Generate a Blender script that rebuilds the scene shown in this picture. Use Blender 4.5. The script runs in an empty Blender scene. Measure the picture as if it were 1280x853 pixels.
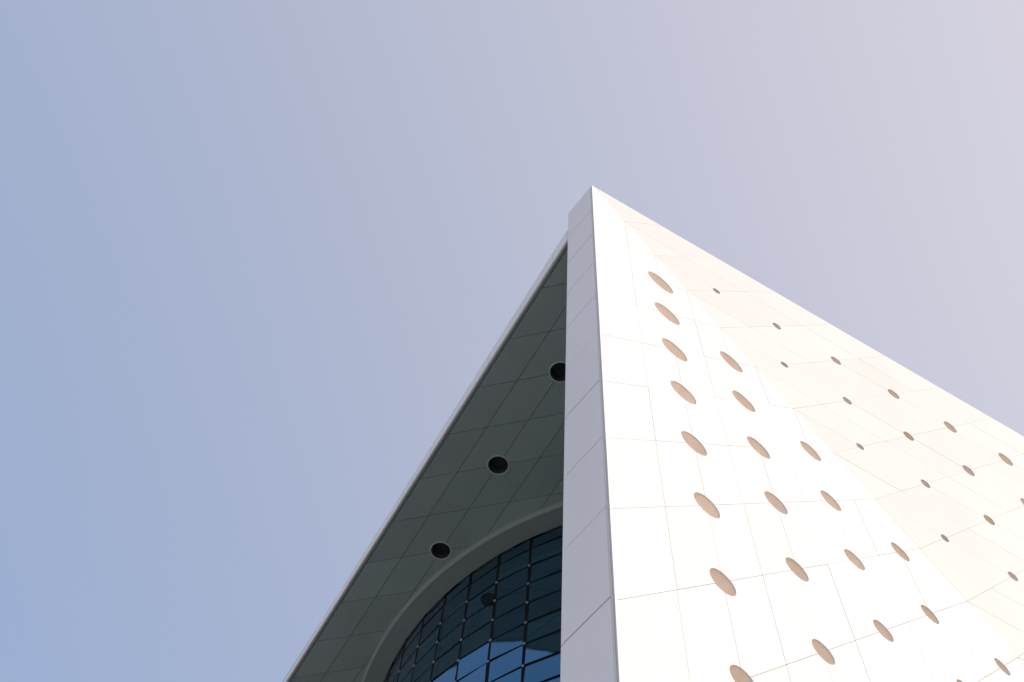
import bpy, math, random
from mathutils import Vector, Matrix
random.seed(7)
SC = bpy.context.scene
COL = SC.collection
U0 = 2.0            # metres per lattice unit of the cladding
EYE = 1.6           # camera height
def wp(x, y, z):    # lattice units measured from the lens -> metres above the ground
    return Vector((x * U0, y * U0, z * U0 + EYE))

# ------------------------------------------------------------------ camera
cam = bpy.data.cameras.new('camera')
cam.sensor_width = 36.0
cam.lens = 38.172
cam.clip_start = 0.05
cam.clip_end = 9000
camo = bpy.data.objects.new('camera', cam)
COL.objects.link(camo)
RX = Vector((0.86381, -0.50110, 0.05232))
DN = Vector((0.47802, 0.78233, -0.39933))
FW = Vector((0.15917, 0.36996, 0.91531))
mt = Matrix((RX, -DN, -FW)).transposed().to_4x4()
mt.translation = wp(0, 0, 0)
camo.matrix_world = mt
SC.camera = camo

# ------------------------------------------------------------------ sky and sun
SUN_EL = math.radians(18)
SUN_AZ = math.radians(137)            # from +Y towards +X
sun_dir = Vector((math.sin(SUN_AZ) * math.cos(SUN_EL), math.cos(SUN_AZ) * math.cos(SUN_EL), math.sin(SUN_EL)))
world = bpy.data.worlds.new('World')
SC.world = world
world.use_nodes = True
wn = world.node_tree.nodes
wl = world.node_tree.links
wn.clear()
wo = wn.new('ShaderNodeOutputWorld')
bg = wn.new('ShaderNodeBackground')
sky = wn.new('ShaderNodeTexSky')
sky.sky_type = 'NISHITA'
sky.sun_disc = False
sky.sun_elevation = SUN_EL
sky.sun_rotation = SUN_AZ
sky.altitude = 10
sky.air_density = 1.0
sky.dust_density = 1.0
sky.ozone_density = 1.0
# hazy air: the clear sky plus an even veil that whitens towards the sun over the whole dome
def wmath(op, a, b=None):
    n = wn.new('ShaderNodeMath'); n.operation = op
    wl.new(a, n.inputs[0])
    if b is not None: n.inputs[1].default_value = b
    return n.outputs[0]
tc = wn.new('ShaderNodeTexCoord')
dot = wn.new('ShaderNodeVectorMath'); dot.operation = 'DOT_PRODUCT'
wl.new(tc.outputs['Generated'], dot.inputs[0])
dot.inputs[1].default_value = tuple(sun_dir)
phase = wmath('POWER', wmath('MAXIMUM', wmath('MULTIPLY', wmath('ADD', dot.outputs['Value'], 1.0), 0.5), 0.0), 1.5)
def wmix(mode, a, b, fac=1.0):
    n = wn.new('ShaderNodeMix'); n.data_type = 'RGBA'; n.blend_type = mode
    n.inputs['Factor'].default_value = 1.0
    if isinstance(fac, float): n.inputs['Factor'].default_value = fac
    else: wl.new(fac, n.inputs['Factor'])
    for v, k in ((a, 'A'), (b, 'B')):
        if isinstance(v, tuple): n.inputs[k].default_value = (*v, 1)
        else: wl.new(v, n.inputs[k])
    return n.outputs['Result']
clear = wmix('MULTIPLY', sky.outputs[0], (0.362, 0.362, 0.362))
veil = wmix('MIX', (0.890, 1.377, 2.340), (4.053, 3.530, 3.411), phase)
wl.new(wmix('ADD', clear, veil), bg.inputs['Color'])
bg.inputs['Strength'].default_value = 0.10
wl.new(bg.outputs[0], wo.inputs['Surface'])

sl = bpy.data.lights.new('sun', 'SUN')
sl.energy = 2.0
sl.angle = math.radians(0.53)
sl.color = (1.0, 0.93, 0.85)
so = bpy.data.objects.new('sun', sl)
COL.objects.link(so)
so.rotation_euler = sun_dir.to_track_quat('Z', 'Y').to_euler()

SC.view_settings.view_transform = 'Standard'
SC.view_settings.look = 'None'
SC.view_settings.gamma = 1.0
SC.view_settings.use_curve_mapping = False
SC.view_settings.exposure = 0.95
SC.cycles.max_bounces = 10
SC.cycles.diffuse_bounces = 6

# ------------------------------------------------------------------ materials
def material(name, color, rough=0.5, vary=0.0, dirt=0.0, dirt_scale=0.35, metallic=0.0, spec=0.5, bump=0.0,
             streak=False, dirt_color=(0.45, 0.42, 0.38)):
    m = bpy.data.materials.new(name)
    m.use_nodes = True
    nt = m.node_tree
    b = nt.nodes['Principled BSDF']
    b.inputs['Roughness'].default_value = rough
    b.inputs['Metallic'].default_value = metallic
    b.inputs['Specular IOR Level'].default_value = spec
    b.inputs['Base Color'].default_value = (*color, 1)
    last = None
    if vary or dirt:
        tc = nt.nodes.new('ShaderNodeTexCoord')
        geo = nt.nodes.new('ShaderNodeNewGeometry')
        rgb = nt.nodes.new('ShaderNodeRGB')
        rgb.outputs[0].default_value = (*color, 1)
        last = rgb.outputs[0]
        if dirt:
            mp = nt.nodes.new('ShaderNodeMapping')
            nt.links.new(geo.outputs['Position'], mp.inputs['Vector'])
            mp.inputs['Scale'].default_value = (1, 1, 0.22 if streak else 1)
            nz = nt.nodes.new('ShaderNodeTexNoise')
            nz.inputs['Scale'].default_value = dirt_scale
            nz.inputs['Detail'].default_value = 7
            nz.inputs['Roughness'].default_value = 0.62
            nt.links.new(mp.outputs[0], nz.inputs['Vector'])
            rp = nt.nodes.new('ShaderNodeMapRange')
            rp.inputs['From Min'].default_value = 0.42
            rp.inputs['From Max'].default_value = 0.78
            rp.inputs['To Min'].default_value = 0.0
            rp.inputs['To Max'].default_value = dirt
            nt.links.new(nz.outputs['Fac'], rp.inputs['Value'])
            mx = nt.nodes.new('ShaderNodeMix')
            mx.data_type = 'RGBA'
            nt.links.new(rp.outputs[0], mx.inputs['Factor'])
            nt.links.new(last, mx.inputs['A'])
            mx.inputs['B'].default_value = (*dirt_color, 1)
            last = mx.outputs['Result']
            rr = nt.nodes.new('ShaderNodeMapRange')
            rr.inputs['To Min'].default_value = max(0.0, rough - 0.08)
            rr.inputs['To Max'].default_value = rough + 0.12
            nt.links.new(nz.outputs['Fac'], rr.inputs['Value'])
            nt.links.new(rr.outputs[0], b.inputs['Roughness'])
        if vary:
            oi = nt.nodes.new('ShaderNodeObjectInfo')
            mr = nt.nodes.new('ShaderNodeMapRange')
            mr.inputs['To Min'].default_value = 1 - vary
            mr.inputs['To Max'].default_value = 1 + vary
            nt.links.new(oi.outputs['Random'], mr.inputs['Value'])
            hs = nt.nodes.new('ShaderNodeHueSaturation')
            nt.links.new(mr.outputs[0], hs.inputs['Value'])
            nt.links.new(last, hs.inputs['Color'])
            last = hs.outputs[0]
        nt.links.new(last, b.inputs['Base Color'])
    if bump:
        n2 = nt.nodes.new('ShaderNodeTexNoise')
        n2.inputs['Scale'].default_value = 0.8
        n2.inputs['Detail'].default_value = 3
        g2 = nt.nodes.new('ShaderNodeNewGeometry')
        nt.links.new(g2.outputs['Position'], n2.inputs['Vector'])
        bp = nt.nodes.new('ShaderNodeBump')
        bp.inputs['Strength'].default_value = bump
        bp.inputs['Distance'].default_value = 0.02
        nt.links.new(n2.outputs['Fac'], bp.inputs['Height'])
        nt.links.new(bp.outputs[0], b.inputs['Normal'])
    return m

M_WHITE = material('white_cladding', (0.660, 0.654, 0.646), 0.68, spec=0.2, vary=0.025, dirt=0.14, dirt_scale=0.5, streak=True, bump=0.12,
                   dirt_color=(0.53, 0.50, 0.47))
M_BACK = material('joint_backing', (0.60, 0.59, 0.58), 0.8)
M_PBACK = material('pier_backing', (0.22, 0.22, 0.23), 0.8)
M_PIER = material('pier_cladding', (0.93, 0.865, 0.82), 0.45, vary=0.012, dirt=0.12, dirt_scale=0.45, streak=True, bump=0.1)
M_TRIM = material('pier_trim', (0.80, 0.75, 0.71), 0.45)
M_LINING = material('opening_lining', (0.88, 0.81, 0.75), 0.6, dirt=0.35, dirt_scale=1.6, dirt_color=(0.5, 0.40, 0.32))
M_SOFFIT = material('soffit_cladding', (0.305, 0.375, 0.34), 0.5, vary=0.06, dirt=0.3, dirt_scale=0.6, dirt_color=(0.20, 0.235, 0.22), bump=0.1)
M_GROOVE = material('shadow_groove', (0.10, 0.10, 0.11), 0.6)
M_RING = material('ring_cladding', (0.255, 0.295, 0.265), 0.45, dirt=0.2, dirt_scale=0.8, dirt_color=(0.15, 0.15, 0.145))
M_CAN = material('downlight_housing', (0.06, 0.068, 0.065), 0.5)
M_LIT_LIP = material('painted_lip_highlight', (0.30, 0.345, 0.33), 0.35)  # ring beam lip: its highlight from outside light is put into this lighter colour
M_DRIM = material('downlight_trim', (0.44, 0.50, 0.475), 0.35)
M_LENS = material('downlight_lens', (0.04, 0.045, 0.045), 0.15)
M_BAR = material('dark_glazing_bar', (0.008, 0.012, 0.014), 0.8, spec=0.1)
M_FIT = material('steel_fitting', (0.30, 0.28, 0.25), 0.4, metallic=0.5)
M_BODY = material('render_wall', (0.72, 0.70, 0.68), 0.6, dirt=0.15, streak=True)
M_DARK = material('interior_dark', (0.02, 0.022, 0.024), 0.7)

def glass_material():
    m = bpy.data.materials.new('tinted_glass')
    m.use_nodes = True
    nt = m.node_tree
    b = nt.nodes['Principled BSDF']
    b.inputs['Base Color'].default_value = (0.068, 0.195, 0.30, 1)
    b.inputs['Metallic'].default_value = 1.0
    b.inputs['Roughness'].default_value = 0.015
    n2 = nt.nodes.new('ShaderNodeTexNoise')
    n2.inputs['Scale'].default_value = 0.9
    n2.inputs['Detail'].default_value = 1
    g2 = nt.nodes.new('ShaderNodeNewGeometry')
    nt.links.new(g2.outputs['Position'], n2.inputs['Vector'])
    bp = nt.nodes.new('ShaderNodeBump')
    bp.inputs['Strength'].default_value = 0.12
    bp.inputs['Distance'].default_value = 0.02
    nt.links.new(n2.outputs['Fac'], bp.inputs['Height'])
    nt.links.new(bp.outputs[0], b.inputs['Normal'])
    oi = nt.nodes.new('ShaderNodeObjectInfo')
    rp = nt.nodes.new('ShaderNodeMix')
    rp.data_type = 'RGBA'
    rp.inputs['A'].default_value = (0.045, 0.14, 0.25, 1)
    rp.inputs['B'].default_value = (0.078, 0.215, 0.35, 1)
    nt.links.new(oi.outputs['Random'], rp.inputs['Factor'])
    nt.links.new(rp.outputs['Result'], b.inputs['Base Color'])
    d = nt.nodes.new('ShaderNodeBsdfDiffuse')
    d.inputs['Color'].default_value = (0.012, 0.022, 0.026, 1)
    ad = nt.nodes.new('ShaderNodeAddShader')
    nt.links.new(b.outputs[0], ad.inputs[0])
    nt.links.new(d.outputs[0], ad.inputs[1])
    nt.links.new(ad.outputs[0], nt.nodes['Material Output'].inputs['Surface'])
    return m
M_GLASS = glass_material()

def paving_material():
    m = material('plaza_paving', (0.43, 0.38, 0.345), 0.75, dirt=0.4, dirt_scale=0.12, dirt_color=(0.30, 0.265, 0.24))
    nt = m.node_tree
    b = nt.nodes['Principled BSDF']
    src = b.inputs['Base Color'].links[0].from_socket
    br = nt.nodes.new('ShaderNodeTexBrick')
    br.offset = 0.5
    br.inputs['Scale'].default_value = 1.0
    br.inputs['Mortar Size'].default_value = 0.006
    br.inputs['Brick Width'].default_value = 1.2
    br.inputs['Row Height'].default_value = 0.6
    br.inputs['Color1'].default_value = (1, 1, 1, 1)
    br.inputs['Color2'].default_value = (0.9, 0.9, 0.9, 1)
    br.inputs['Mortar'].default_value = (0.45, 0.45, 0.45, 1)
    g = nt.nodes.new('ShaderNodeNewGeometry')
    nt.links.new(g.outputs['Position'], br.inputs['Vector'])
    mx = nt.nodes.new('ShaderNodeMix')
    mx.data_type = 'RGBA'
    mx.blend_type = 'MULTIPLY'
    mx.inputs['Factor'].default_value = 1
    nt.links.new(src, mx.inputs['A'])
    nt.links.new(br.outputs['Color'], mx.inputs['B'])
    nt.links.new(mx.outputs['Result'], b.inputs['Base Color'])
    return m
M_PAVE = paving_material()

# ------------------------------------------------------------------ mesh helpers
class MB:
    def __init__(self):
        self.v, self.f = [], []
    def face(self, pts):
        n = len(self.v)
        self.v += [tuple(p) for p in pts]
        self.f.append(tuple(range(n, n + len(pts))))
    def slab(self, pts, off, back=True):     # polygon pts (seen counter-clockwise from outside) extruded by the vector off
        n = len(self.v); k = len(pts)
        self.v += [tuple(p) for p in pts] + [tuple(Vector(p) + off) for p in pts]
        self.f.append(tuple(range(n, n + k)))
        if back:
            self.f.append(tuple(range(n + 2 * k - 1, n + k - 1, -1)))
        for i in range(k):
            j = (i + 1) % k
            self.f.append((n + i, n + k + i, n + k + j, n + j))
    def box(self, x0, x1, y0, y1, z0, z1):
        self.slab([Vector((x0, y0, z1)), Vector((x1, y0, z1)), Vector((x1, y1, z1)), Vector((x0, y1, z1))], Vector((0, 0, z0 - z1)))
    def build(self, name, mat, parent=None, smooth=False):
        me = bpy.data.meshes.new(name)
        me.from_pydata(self.v, [], self.f)
        if smooth:
            for p in me.polygons:
                p.use_smooth = True
        me.materials.append(mat)
        o = bpy.data.objects.new(name, me)
        COL.objects.link(o)
        if parent is not None:
            o.parent = parent
        return o

def clip(poly, a, b, c):                      # keep a*x + b*y + c >= 0
    out = []
    for i in range(len(poly)):
        p, q = poly[i], poly[(i + 1) % len(poly)]
        dp, dq = a * p[0] + b * p[1] + c, a * q[0] + b * q[1] + c
        if dp >= 0:
            out.append(p)
        if (dp > 1e-9 and dq < -1e-9) or (dp < -1e-9 and dq > 1e-9):
            t = dp / (dp - dq)
            out.append((p[0] + t * (q[0] - p[0]), p[1] + t * (q[1] - p[1])))
    return out
def area(poly):
    return 0.5 * sum(poly[i][0] * poly[(i + 1) % len(poly)][1] - poly[(i + 1) % len(poly)][0] * poly[i][1] for i in range(len(poly)))
def ccw(poly):
    return poly if area(poly) > 0 else poly[::-1]
def tidy(poly):
    out = []
    for p in poly:
        if not out or math.hypot(p[0] - out[-1][0], p[1] - out[-1][1]) > 1e-5:
            out.append(p)
    if len(out) > 1 and math.hypot(out[0][0] - out[-1][0], out[0][1] - out[-1][1]) < 1e-5:
        out.pop()
    return out
def inset(poly, g):                           # convex, counter-clockwise
    poly = tidy(ccw(poly))
    out = poly
    for i in range(len(poly)):
        p, q = poly[i], poly[(i + 1) % len(poly)]
        dx, dy = q[0] - p[0], q[1] - p[1]
        l = math.hypot(dx, dy)
        if l < 1e-6:
            continue
        nx, ny = -dy / l, dx / l
        out = clip(out, nx, ny, -(nx * p[0] + ny * p[1]) - g)
        if len(out) < 3:
            return []
    return tidy(out)
def inside(poly, p):
    return all((poly[(i + 1) % len(poly)][0] - poly[i][0]) * (p[1] - poly[i][1]) -
               (poly[(i + 1) % len(poly)][1] - poly[i][1]) * (p[0] - poly[i][0]) >= -1e-7 for i in range(len(poly)))
def cut_circle(poly, convex, c, r, steps=48):
    """outline of poly with the disc (c, r) bitten out of its edge or corner"""
    pts = []
    for i in range(len(poly)):
        p, q = poly[i], poly[(i + 1) % len(poly)]
        pts.append((p, math.hypot(p[0] - c[0], p[1] - c[1]) < r, False))
        dx, dy = q[0] - p[0], q[1] - p[1]
        fx, fy = p[0] - c[0], p[1] - c[1]
        a, b, k = dx * dx + dy * dy, 2 * (fx * dx + fy * dy), fx * fx + fy * fy - r * r
        d = b * b - 4 * a * k
        if a < 1e-12 or d <= 0:
            continue
        for t in sorted(((-b - d ** .5) / 2 / a, (-b + d ** .5) / 2 / a)):
            if 1e-6 < t < 1 - 1e-6:
                pts.append(((p[0] + t * dx, p[1] + t * dy), False, True))
    cr = [i for i, x in enumerate(pts) if x[2]]
    if len(cr) != 2:
        return poly
    n = len(pts)
    def chain(i, j):
        o = [i]
        while o[-1] != j:
            o.append((o[-1] + 1) % n)
        return o
    best = None
    for i, j in ((cr[0], cr[1]), (cr[1], cr[0])):
        ch = chain(i, j)
        mid = ch[1:-1]
        if mid and not any(pts[x][1] for x in mid):
            best = ch if best is None or len(ch) > len(best) else best
    if best is None:
        return poly
    out = [pts[x][0] for x in best]
    a0 = math.atan2(out[-1][1] - c[1], out[-1][0] - c[0])
    a1 = math.atan2(out[0][1] - c[1], out[0][0] - c[0])
    for sgn in (1, -1):
        da = (a1 - a0) * sgn % (2 * math.pi)
        m = (c[0] + r * math.cos(a0 + sgn * da / 2), c[1] + r * math.sin(a0 + sgn * da / 2))
        if inside(convex, m):
            k = max(2, int(steps * da / (2 * math.pi)))
            out += [(c[0] + r * math.cos(a0 + sgn * da * s / k), c[1] + r * math.sin(a0 + sgn * da * s / k)) for s in range(1, k)]
            return out
    return poly

# ------------------------------------------------------------------ the ground
g = MB()
g.face([(-4000, -4000, 0), (4000, -4000, 0), (4000, 4000, 0), (-4000, 4000, 0)])
ground = g.build('ground', M_PAVE)
ground['kind'] = 'structure'

# ------------------------------------------------------------------ the building
AX, AY, AZ = 2.3433, 3.2721, 14.3571          # lattice origin at the top of the prow
TK, FP, FQ, FR = 0.9533, 0.9493, 0.1200, 0.9947
ZG = -EYE / U0                                 # ground in lattice units
XE = 16.7                                      # far end of the perforated wall
ZS = 13.284                                    # underside of the canopy
FX, FY = 2.2095, 3.774                         # inner front edge of the pier
YE = 17.13                                     # inner edge of the far pier
JE = -0.072                                    # corner edge of the wall lattice
building = bpy.data.objects.new('building', None)
COL.objects.link(building)
building.location = wp(2.27, 3.26, ZG)
building['label'] = 'white clad building with sharp prow, round perforations and curved glass under a dark soffit'
building['category'] = 'building'
bpy.context.view_layer.update()
BINV = building.matrix_world.inverted()
class PB(MB):                                  # parts of the building: world coordinates given, stored relative to the base
    def build(self, name, mat, parent=None, smooth=False):
        self.v = [tuple(BINV @ Vector(p)) for p in self.v]
        return MB.build(self, name, mat, parent or building, smooth)

# ---- perforated wall: two facets meeting in a diagonal crease
LH = math.hypot(FP, FQ)
EL1 = Vector((FP / LH, FQ / LH, 0)); EL2 = Vector((0, 0, 1))
NLv = EL1.cross(EL2)                           # outward (towards -y)
RN = math.hypot(FQ, FR)
ER1 = Vector((1, 0, 0)); ER2 = Vector((0, -FQ / RN, FR / RN))
NRv = ER1.cross(ER2)
ORG = Vector((AX, AY, AZ))
def l2(n, j):                                  # lattice -> facet plane (units)
    return (j * LH, -n + j * (2 - FR))
def r2(n, k):
    return (n * TK + k * (FP - 2 * TK), -k * RN)
def facet_point(side, p, depth=0.0):           # depth in metres behind the face
    e1, e2, nn = (EL1, EL2, NLv) if side == 'L' else (ER1, ER2, NRv)
    q = ORG + e1 * p[0] + e2 * p[1]
    return wp(*q) - nn * depth
holes = {'L': {}, 'R': {}}
for i in range(1, 12):
    for j in range(1, 8):
        if i >= 2 * j - 1:
            holes['L'][(i + 2, j)] = max(0.05, 0.2115 - 0.0125 * i)
            holes['R'][(i + 2, j)] = min(0.2, 0.056 + 0.0128 * (i - 2 * j + 1))

def cell(side, n, h):
    """lattice cell n..n+1 by h/2..h/2+1/2, clipped to its facet, in plane coordinates"""
    j0, j1 = h / 2, h / 2 + 0.5
    if h == 0:
        j0 = -1.5
    po = [(n, j0), (n + 1, j0), (n + 1, j1), (n, j1)]
    po = clip(po, 1, -2, 0)                     # the crease
    if side == 'L':
        po = clip(po, 0, 1, -JE)                # the corner edge
    else:
        po = clip(po, 0.0123, 1, 0.072)         # the roof edge, rising a little
    if len(po) < 3:
        return []
    po = [(l2 if side == 'L' else r2)(*p) for p in po]
    if side == 'L':
        po = clip(po, 0, 1, AZ - ZG)
        if po: po = clip(po, -1, 0, XE - AX)
    else:
        po = clip(po, -1, 0, XE - AX)
        if po: po = clip(po, 0, 1, (AZ - ZG) / (FR / RN))
    po = tidy(po) if po else []
    return ccw(po) if len(po) >= 3 and abs(area(po)) > 1e-4 else []

GAP = 0.0040                                    # half joint, lattice units (12 mm)
backing = PB(); rest = PB()
panels = []
for side in 'LR':
    for n in range(-1, 31):
        for h in range(0, 34):
            po = cell(side, n, h)
            if not po:
                continue
            near = []
            for (hn, hj), rr in holes[side].items():
                if hn in (n, n + 1) and abs(hj - h / 2) < 0.8:
                    near.append(((l2 if side == 'L' else r2)(hn, hj), rr))
            bk = po
            for c, rr in near:
                bk = cut_circle(bk, po, c, rr + 0.008)
            backing.face([facet_point(side, p, 0.035) for p in bk])
            q = inset(po, GAP / 2 if side == 'L' else GAP / 3)
            if len(q) < 3 or abs(area(q)) < 2e-4:
                continue
            cv = q
            for c, rr in near:
                q = cut_circle(q, cv, c, rr)
            off = (NLv if side == 'L' else NRv) * -0.03
            dd = random.uniform(-0.0025, 0.0025)
            pts = [facet_point(side, p, dd) for p in q]
            if n <= 11 and (side == 'L' or n <= 11):
                panels.append((pts, off))
            else:
                rest.slab(pts, off, back=False)
wall = backing.build('perforated_wall', M_BACK)
wall['label'] = 'sunlit white wall of slanted panels pierced by round openings'
for pts, off in panels:
    b = PB(); b.slab(pts, off, back=False)
    b.build('wall_panel', M_WHITE, wall)
o = rest.build('wall_panel', M_WHITE, wall); o['kind'] = 'stuff'
for side in 'LR':
    for (hn, hj), rr in holes[side].items():
        c = (l2 if side == 'L' else r2)(hn, hj)
        b = PB(); K = 40; R = rr + 0.006
        front = [facet_point(side, (c[0] + R * math.cos(2 * math.pi * s / K), c[1] + R * math.sin(2 * math.pi * s / K)), 0.006) for s in range(K)]
        back = [facet_point(side, (c[0] + R * math.cos(2 * math.pi * s / K), c[1] + R * math.sin(2 * math.pi * s / K)), 0.42) for s in range(K)]
        n0 = len(b.v)
        b.v += front + back
        for s in range(K):
            t = (s + 1) % K
            b.f.append((s, K + s, K + t, t))
        b.f.append(tuple(range(K, 2 * K)))
        b.build('round_opening', M_LINING, wall)

# ---- end pier: the shaded narrow face between the wall and the glass front
CX, CY = AX + JE * FP, AY + JE * FQ            # corner edge
ZT = AZ + 0.072
ex = Vector((FX - CX, FY - CY, 0)); PWID = ex.length; ex.normalize()
pn = Vector((0, 0, 1)).cross(ex) * 1.0          # sideways; made to face -x below
if pn.x > 0: pn = -pn
def pier_pt(t, z, depth=0.0):
    q = Vector((CX, CY, 0)) + ex * (t * PWID)
    return wp(q.x, q.y, z) - pn * depth
def quad_out(a, b, c, d, nrm):
    n = (b - a).cross(d - a)
    return [a, b, c, d] if n.dot(nrm) > 0 else [d, c, b, a]
b = PB()
b.slab(quad_out(pier_pt(0.01, ZG, 0.05), pier_pt(0.99, ZG, 0.05), pier_pt(0.99, ZT - 0.01, 0.05), pier_pt(0.01, ZT - 0.01, 0.05), pn), pn * -0.5)
pier = b.build('end_pier', M_PBACK)
pier['label'] = 'shaded pale grey end face of the perforated wall'
rows = [ZT] + [AZ - n for n in range(1, 16) if AZ - n > ZG] + [ZG]
def joint(z):
    n = round(AZ - z)
    return 0.007 if n % 3 == 0 else 0.009 if n < 3 else 0.0052
for a0, a1 in zip(rows, rows[1:]):
    b = PB(); dd = random.uniform(-0.002, 0.002)
    z0, z1 = a1 + joint(a1), a0 - joint(a0)
    b.slab(quad_out(pier_pt(0.075, z0, dd), pier_pt(0.925, z0, dd), pier_pt(0.925, z1, dd), pier_pt(0.075, z1, dd), pn), pn * -0.04)
    b.build('pier_panel', M_PIER, pier)
def trim(t0, t1, dep, mm, zs_):
    for z1, z0 in zip(zs_, zs_[1:]):
        b = PB(); lo = z0 + (0.006 if z0 > ZG else 0); hi = z1 - (0.006 if z1 < ZT else 0)
        b.slab(quad_out(pier_pt(t0, lo, dep), pier_pt(t1, lo, dep), pier_pt(t1, hi, dep), pier_pt(t0, hi, dep), pn), pn * -0.04)
        b.build('edge_trim', mm, pier)
trim(0.004, 0.073, 0.008, M_TRIM, [ZT, ZG])
trim(0.928, 1.0, 0.005, M_PIER, [ZT] + [AZ - n for n in range(3, 16, 3) if AZ - n > ZG] + [ZG])

# ---- canopy fascia along the front
YF0, YF1 = FY + 0.004, YE
def ztop(y):
    return 13.71 - 0.022 * (y - FY)
b = PB()
b.box(*[v * U0 for v in (FX + 0.03, FX + 0.30, YF0 + 0.01, YF1)], ZS * U0 + EYE + 0.13, ztop(YF1) * U0 + EYE - 0.05)
fascia = b.build('canopy_fascia', M_PBACK)
ea = 0.848
ys = [YF0] + [FY + 0.36 + ea * n for n in range(0, 16) if FY + 0.36 + ea * n < YF1 - .2] + [YF1]
for y0, y1 in zip(ys, ys[1:]):
    b = PB(); x = FX - 0.006 + random.uniform(-0.001, 0.001)
    b.slab([wp(x, y0 + 0.004, ZS), wp(x, y0 + 0.004, ztop(y0)), wp(x, y1 - 0.004, ztop(y1)), wp(x, y1 - 0.004, ZS)][::-1], Vector((0.05, 0, 0)))
    b.build('fascia_panel', M_PIER, fascia)

# ---- soffit
SX, SY = 2.2274, 3.7033
def s2(a, bb):
    return (SX + 0.437 * bb, SY + 0.848 * a - 0.412 * bb)
GC = (8.62, 10.45)
b = PB()
b.box((FX + .005) * U0, XE * U0 - .4, (FY + .05) * U0, YE * U0, (ZS + 0.30) * U0 + EYE, (ZS + 0.34) * U0 + EYE)
soffit = b.build('soffit', M_GROOVE)
soffit['label'] = 'dark grey panelled underside of the canopy with round downlights'
lights = [(1, 2), (3, 2), (5, 2), (7, 2)]
LR = 0.146
srest = PB()
for a in range(-1, 34):
    for bb in range(0, 16):
        po = [s2(a, bb), s2(a, bb + 1), s2(a + 1, bb + 1), s2(a + 1, bb)]
        po = ccw(po)
        po = clip(po, 1, 0, -(FX + 0.058))
        if po: po = clip(po, 0, 1, -(FY + 0.03))
        if po: po = clip(po, 0, -1, YE - 0.02)
        if po: po = clip(po, -1, 0, 9.0)
        if len(po) < 3 or abs(area(tidy(po))) < 1e-3:
            continue
        if all(math.hypot(p[0] - GC[0], p[1] - GC[1]) < 5.30 for p in po):
            continue
        po = ccw(tidy(po))
        q = inset(po, 0.0034)
        if len(q) < 3:
            continue
        cv = q
        for l in lights:
            if l[0] in (a, a + 1) and l[1] in (bb, bb + 1):
                q = cut_circle(q, cv, s2(*l), LR)
        z = ZS + random.uniform(-0.0012, 0.0012)
        pts = [wp(p[0], p[1], z) for p in q][::-1]
        if bb < 6 and a < 14:
            m = PB(); m.slab(pts, Vector((0, 0, 0.03)))
            m.build('soffit_panel', M_SOFFIT, soffit)
        else:
            srest.slab(pts, Vector((0, 0, 0.03)))
o = srest.build('soffit_panel', M_SOFFIT, soffit); o['kind'] = 'stuff'
# recessed border along the fascia
b = PB()
b.box((FX + .012) * U0, (FX + 0.052) * U0, (FY + 0.01) * U0, YE * U0, ZS * U0 + EYE + 0.035, ZS * U0 + EYE + 0.06)
b.build('border_strip', M_SOFFIT, soffit)
for l in lights:
    c = s2(*l); K = 40
    def circ(r, z):
        return [wp(c[0] + r * math.cos(2 * math.pi * s / K), c[1] + r * math.sin(2 * math.pi * s / K), z) for s in range(K)]
    b = PB(); b.v += circ(LR - 0.003, ZS + 0.002) + circ(LR - 0.003, ZS + 0.2)
    for s in range(K):
        t = (s + 1) % K
        b.f.append((s, t, K + t, K + s))
    dl = b.build('downlight', M_CAN, None, True)
    b = PB()
    rings = [(LR - 0.004, ZS + 0.004), (LR - 0.004, ZS - 0.005), (LR + 0.006, ZS - 0.007), (LR + 0.016, ZS - 0.004), (LR + 0.016, ZS + 0.002)]
    for r, z in rings:
        b.v += circ(r, z)
    for q in range(len(rings) - 1):
        for s in range(K):
            t = (s + 1) % K
            b.f.append((q * K + s, q * K + t, (q + 1) * K + t, (q + 1) * K + s)[::-1])
    b.build('rim', M_DRIM, dl, True)
    b = PB(); b.face(circ(LR - 0.003, ZS + 0.17)[::-1]); b.build('lens', M_LENS, dl)

# ---- ring beam round the head of the glass
def arc_mesh(prof, a0, a1, n):
    b = PB()
    k = len(prof)
    for s in range(n + 1):
        a = math.radians(a0 + (a1 - a0) * s / n)
        for r, z in prof:
            b.v.append(wp(GC[0] + r * math.cos(a), GC[1] + r * math.sin(a), z))
    for s in range(n):
        for q in range(k - 1):
            b.f.append((s * k + q, s * k + q + 1, (s + 1) * k + q + 1, (s + 1) * k + q))
    return b
ring = arc_mesh([(5.522, ZS + 0.02), (5.516, ZS - 0.062), (5.505, ZS - 0.07), (5.215, ZS - 0.07), (5.21, ZS + 0.02)], -95, -265, 170).build('ring_beam', M_RING, None, True)
for p in ring.data.polygons:
    p.use_smooth = False
lip = arc_mesh([(5.540, ZS + 0.015), (5.537, ZS - 0.012), (5.512, ZS - 0.066), (5.500, ZS - 0.074), (5.490, ZS - 0.0715)], -95, -265, 170).build('ring_lit_lip', M_LIT_LIP, ring, True)  # outer lip of the ring, coloured lighter to show as a lit edge
ring['label'] = 'curved grey band framing the head of the glass wall'

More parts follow.
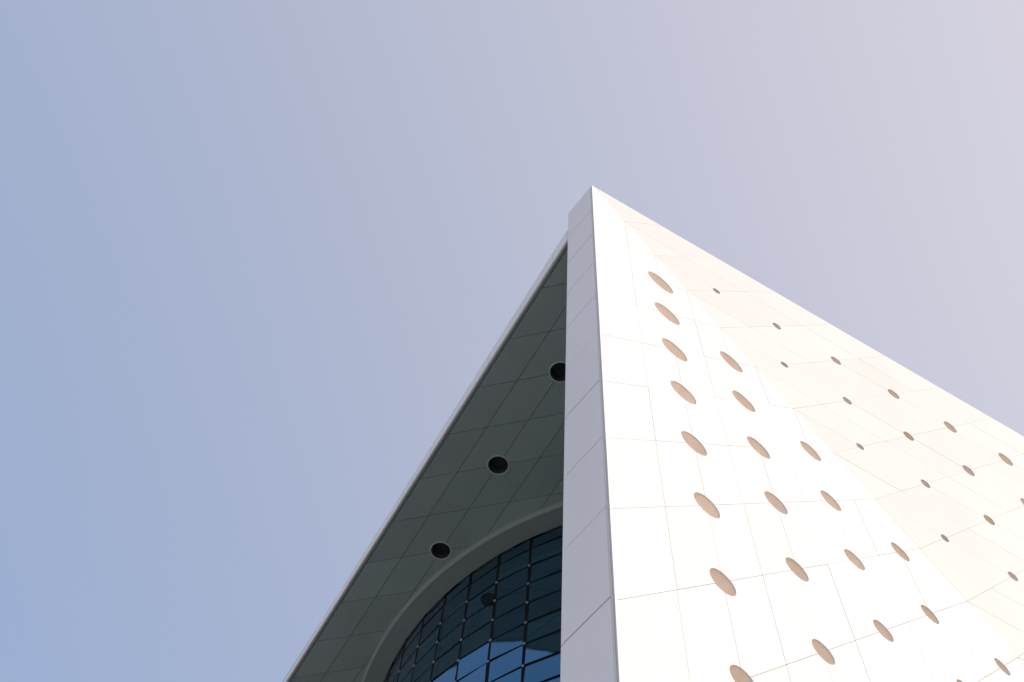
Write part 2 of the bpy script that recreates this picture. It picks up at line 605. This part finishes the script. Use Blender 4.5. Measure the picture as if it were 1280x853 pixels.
# ---- curved glass wall
GR = 5.20
STEP = 6.03
A0 = -150.45
ROWZ = 0.4135
ROW0 = 12.134
angs = [A0 + STEP * k for k in range(10, -20, -1) if -268 < A0 + STEP * k < -92]
zrows = [ROW0 + ROWZ * k for k in range(3, -40, -1) if ROW0 + ROWZ * k > ZG]
def gp(a, r, z):
    return wp(GC[0] + r * math.cos(math.radians(a)), GC[1] + r * math.sin(math.radians(a)), z)
core = arc_mesh([(GR - 0.06, ZS + 0.1), (GR - 0.06, ZG)], -92, -268, 60).build('glass_wall', M_DARK)
core['label'] = 'dark blue curved glass wall held by small steel fittings'
prest = PB()
zz = [ZS - 0.075 + 0.02] + [z for z in zrows if z < ZS - 0.12]
zz.append(ZG)
HB = 0.022
for ai in range(len(angs) - 1):
    a0, a1 = angs[ai], angs[ai + 1]
    for zi in range(len(zz) - 1):
        z1, z0 = zz[zi], zz[zi + 1]
        P = [gp(a0, GR, z0), gp(a1, GR, z0), gp(a1, GR, z1), gp(a0, GR, z1)]
        n = (P[1] - P[0]).cross(P[3] - P[0]).normalized()
        outv = gp((a0 + a1) / 2, 1, 0) - gp(0, 0, 0)
        u = (P[1] - P[0]).normalized(); v = Vector((0, 0, 1)); hb = HB * U0
        Q = [P[0] + u * hb + v * hb, P[1] - u * hb + v * hb, P[2] - u * hb - v * hb, P[3] + u * hb - v * hb]
        nn = n if n.dot(outv) > 0 else -n
        tw = [random.uniform(-0.012, 0.012) for _ in range(2)]
        Q = [q + nn * ((1 if k in (1, 2) else -1) * tw[0] + (1 if k in (2, 3) else -1) * tw[1]) for k, q in enumerate(Q)]
        if n.dot(outv) < 0: Q = Q[::-1]
        if -215 < a0 < -135 and z1 > 8.9:
            m = PB(); m.slab(Q, nn * -0.02); m.build('glass_pane', M_GLASS, core)
        else:
            prest.slab(Q, nn * -0.02)
o = prest.build('glass_pane', M_GLASS, core); o['kind'] = 'stuff'
for a in angs:
    b = PB(); w = math.degrees(0.026 / GR)
    b.slab([gp(a - w, GR - 0.004, ZG), gp(a + w, GR - 0.004, ZG), gp(a + w, GR - 0.004, ZS), gp(a - w, GR - 0.004, ZS)], (gp(a, 1, 0) - gp(a, 0, 0)).normalized() * -0.07)
    b.build('mullion', M_BAR, core)
for z in zz[1:-1]:
    b = arc_mesh([(GR - 0.01, z + 0.026), (GR - 0.01, z - 0.026), (GR - 0.05, z - 0.026), (GR - 0.05, z + 0.026)], angs[0], angs[-1], len(angs) - 1)
    b.build('transom', M_BAR, core)
def fitting(a, z):
    b = PB(); K = 14
    c = gp(a, GR, z); rad = (gp(a, 1, z) - gp(a, 0, z)).normalized(); tan = Vector((-rad.y, rad.x, 0)); up = Vector((0, 0, 1))
    prof = [(0.035, -0.012), (0.045, 0.004), (0.042, 0.022), (0.028, 0.032)]
    for r, d in prof:
        b.v += [c + rad * d + (tan * math.cos(2 * math.pi * s / K) + up * math.sin(2 * math.pi * s / K)) * r for s in range(K)]
    for q in range(len(prof) - 1):
        for s in range(K):
            t = (s + 1) % K
            b.f.append((q * K + s, q * K + t, (q + 1) * K + t, (q + 1) * K + s))
    b.f.append(tuple(range((len(prof) - 1) * K, len(prof) * K)))
    return b
frest = PB()
for a in angs:
    for z in zz[2:-1]:
        fb = fitting(a, z)
        if -200 < a < -140 and z > 9.2:
            fb.build('steel_fitting', M_FIT, core)
        else:
            n = len(frest.v); frest.v += fb.v; frest.f += [tuple(i + n for i in f) for f in fb.f]
o = frest.build('steel_fitting', M_FIT, core); o['kind'] = 'stuff'

# ---- the rest of the body, out of the picture
x1 = XE * U0
zt = lambda z: z * U0 + EYE
def prism(pts, z0, z1, name, mat):
    b = PB()
    b.slab([Vector((x * U0, y * U0, zt(z1))) for x, y in pts], Vector((0, 0, (z0 - z1) * U0)))
    return b.build(name, mat)
prism([(FX + 0.05, FY - 0.02), (XE - 0.2, FY + 2.2), (XE - 0.2, FY + 2.26), (FX + 0.05, FY + 0.0)], ZG, ZS + 0.29, 'wing_inner_wall', M_BODY)
prism([(FX + 0.01, YE), (XE, YE), (XE, YE + 0.5), (FX + 0.01, YE + 0.5)], ZG, ZT, 'far_wing', M_BODY)
prism([(9.0, 5.6), (9.2, 5.6), (9.2, YE - 0.01), (9.0, YE - 0.01)], ZG, ZS + 0.29, 'back_wall', M_BODY)
prism([(XE - 0.15, AY + 2.3), (XE - 0.01, AY + 2.3), (XE - 0.01, YE - 0.01), (XE - 0.15, YE - 0.01)], ZG, ZS + 0.2, 'rear_wall', M_BODY)
prism([(FX + 0.32, FY + 0.02), (XE - 0.03, FY + 0.02), (XE - 0.03, YE - 0.01), (FX + 0.32, YE - 0.01)], ZS + 0.345, 13.45 + 0.12, 'roof', M_BODY)
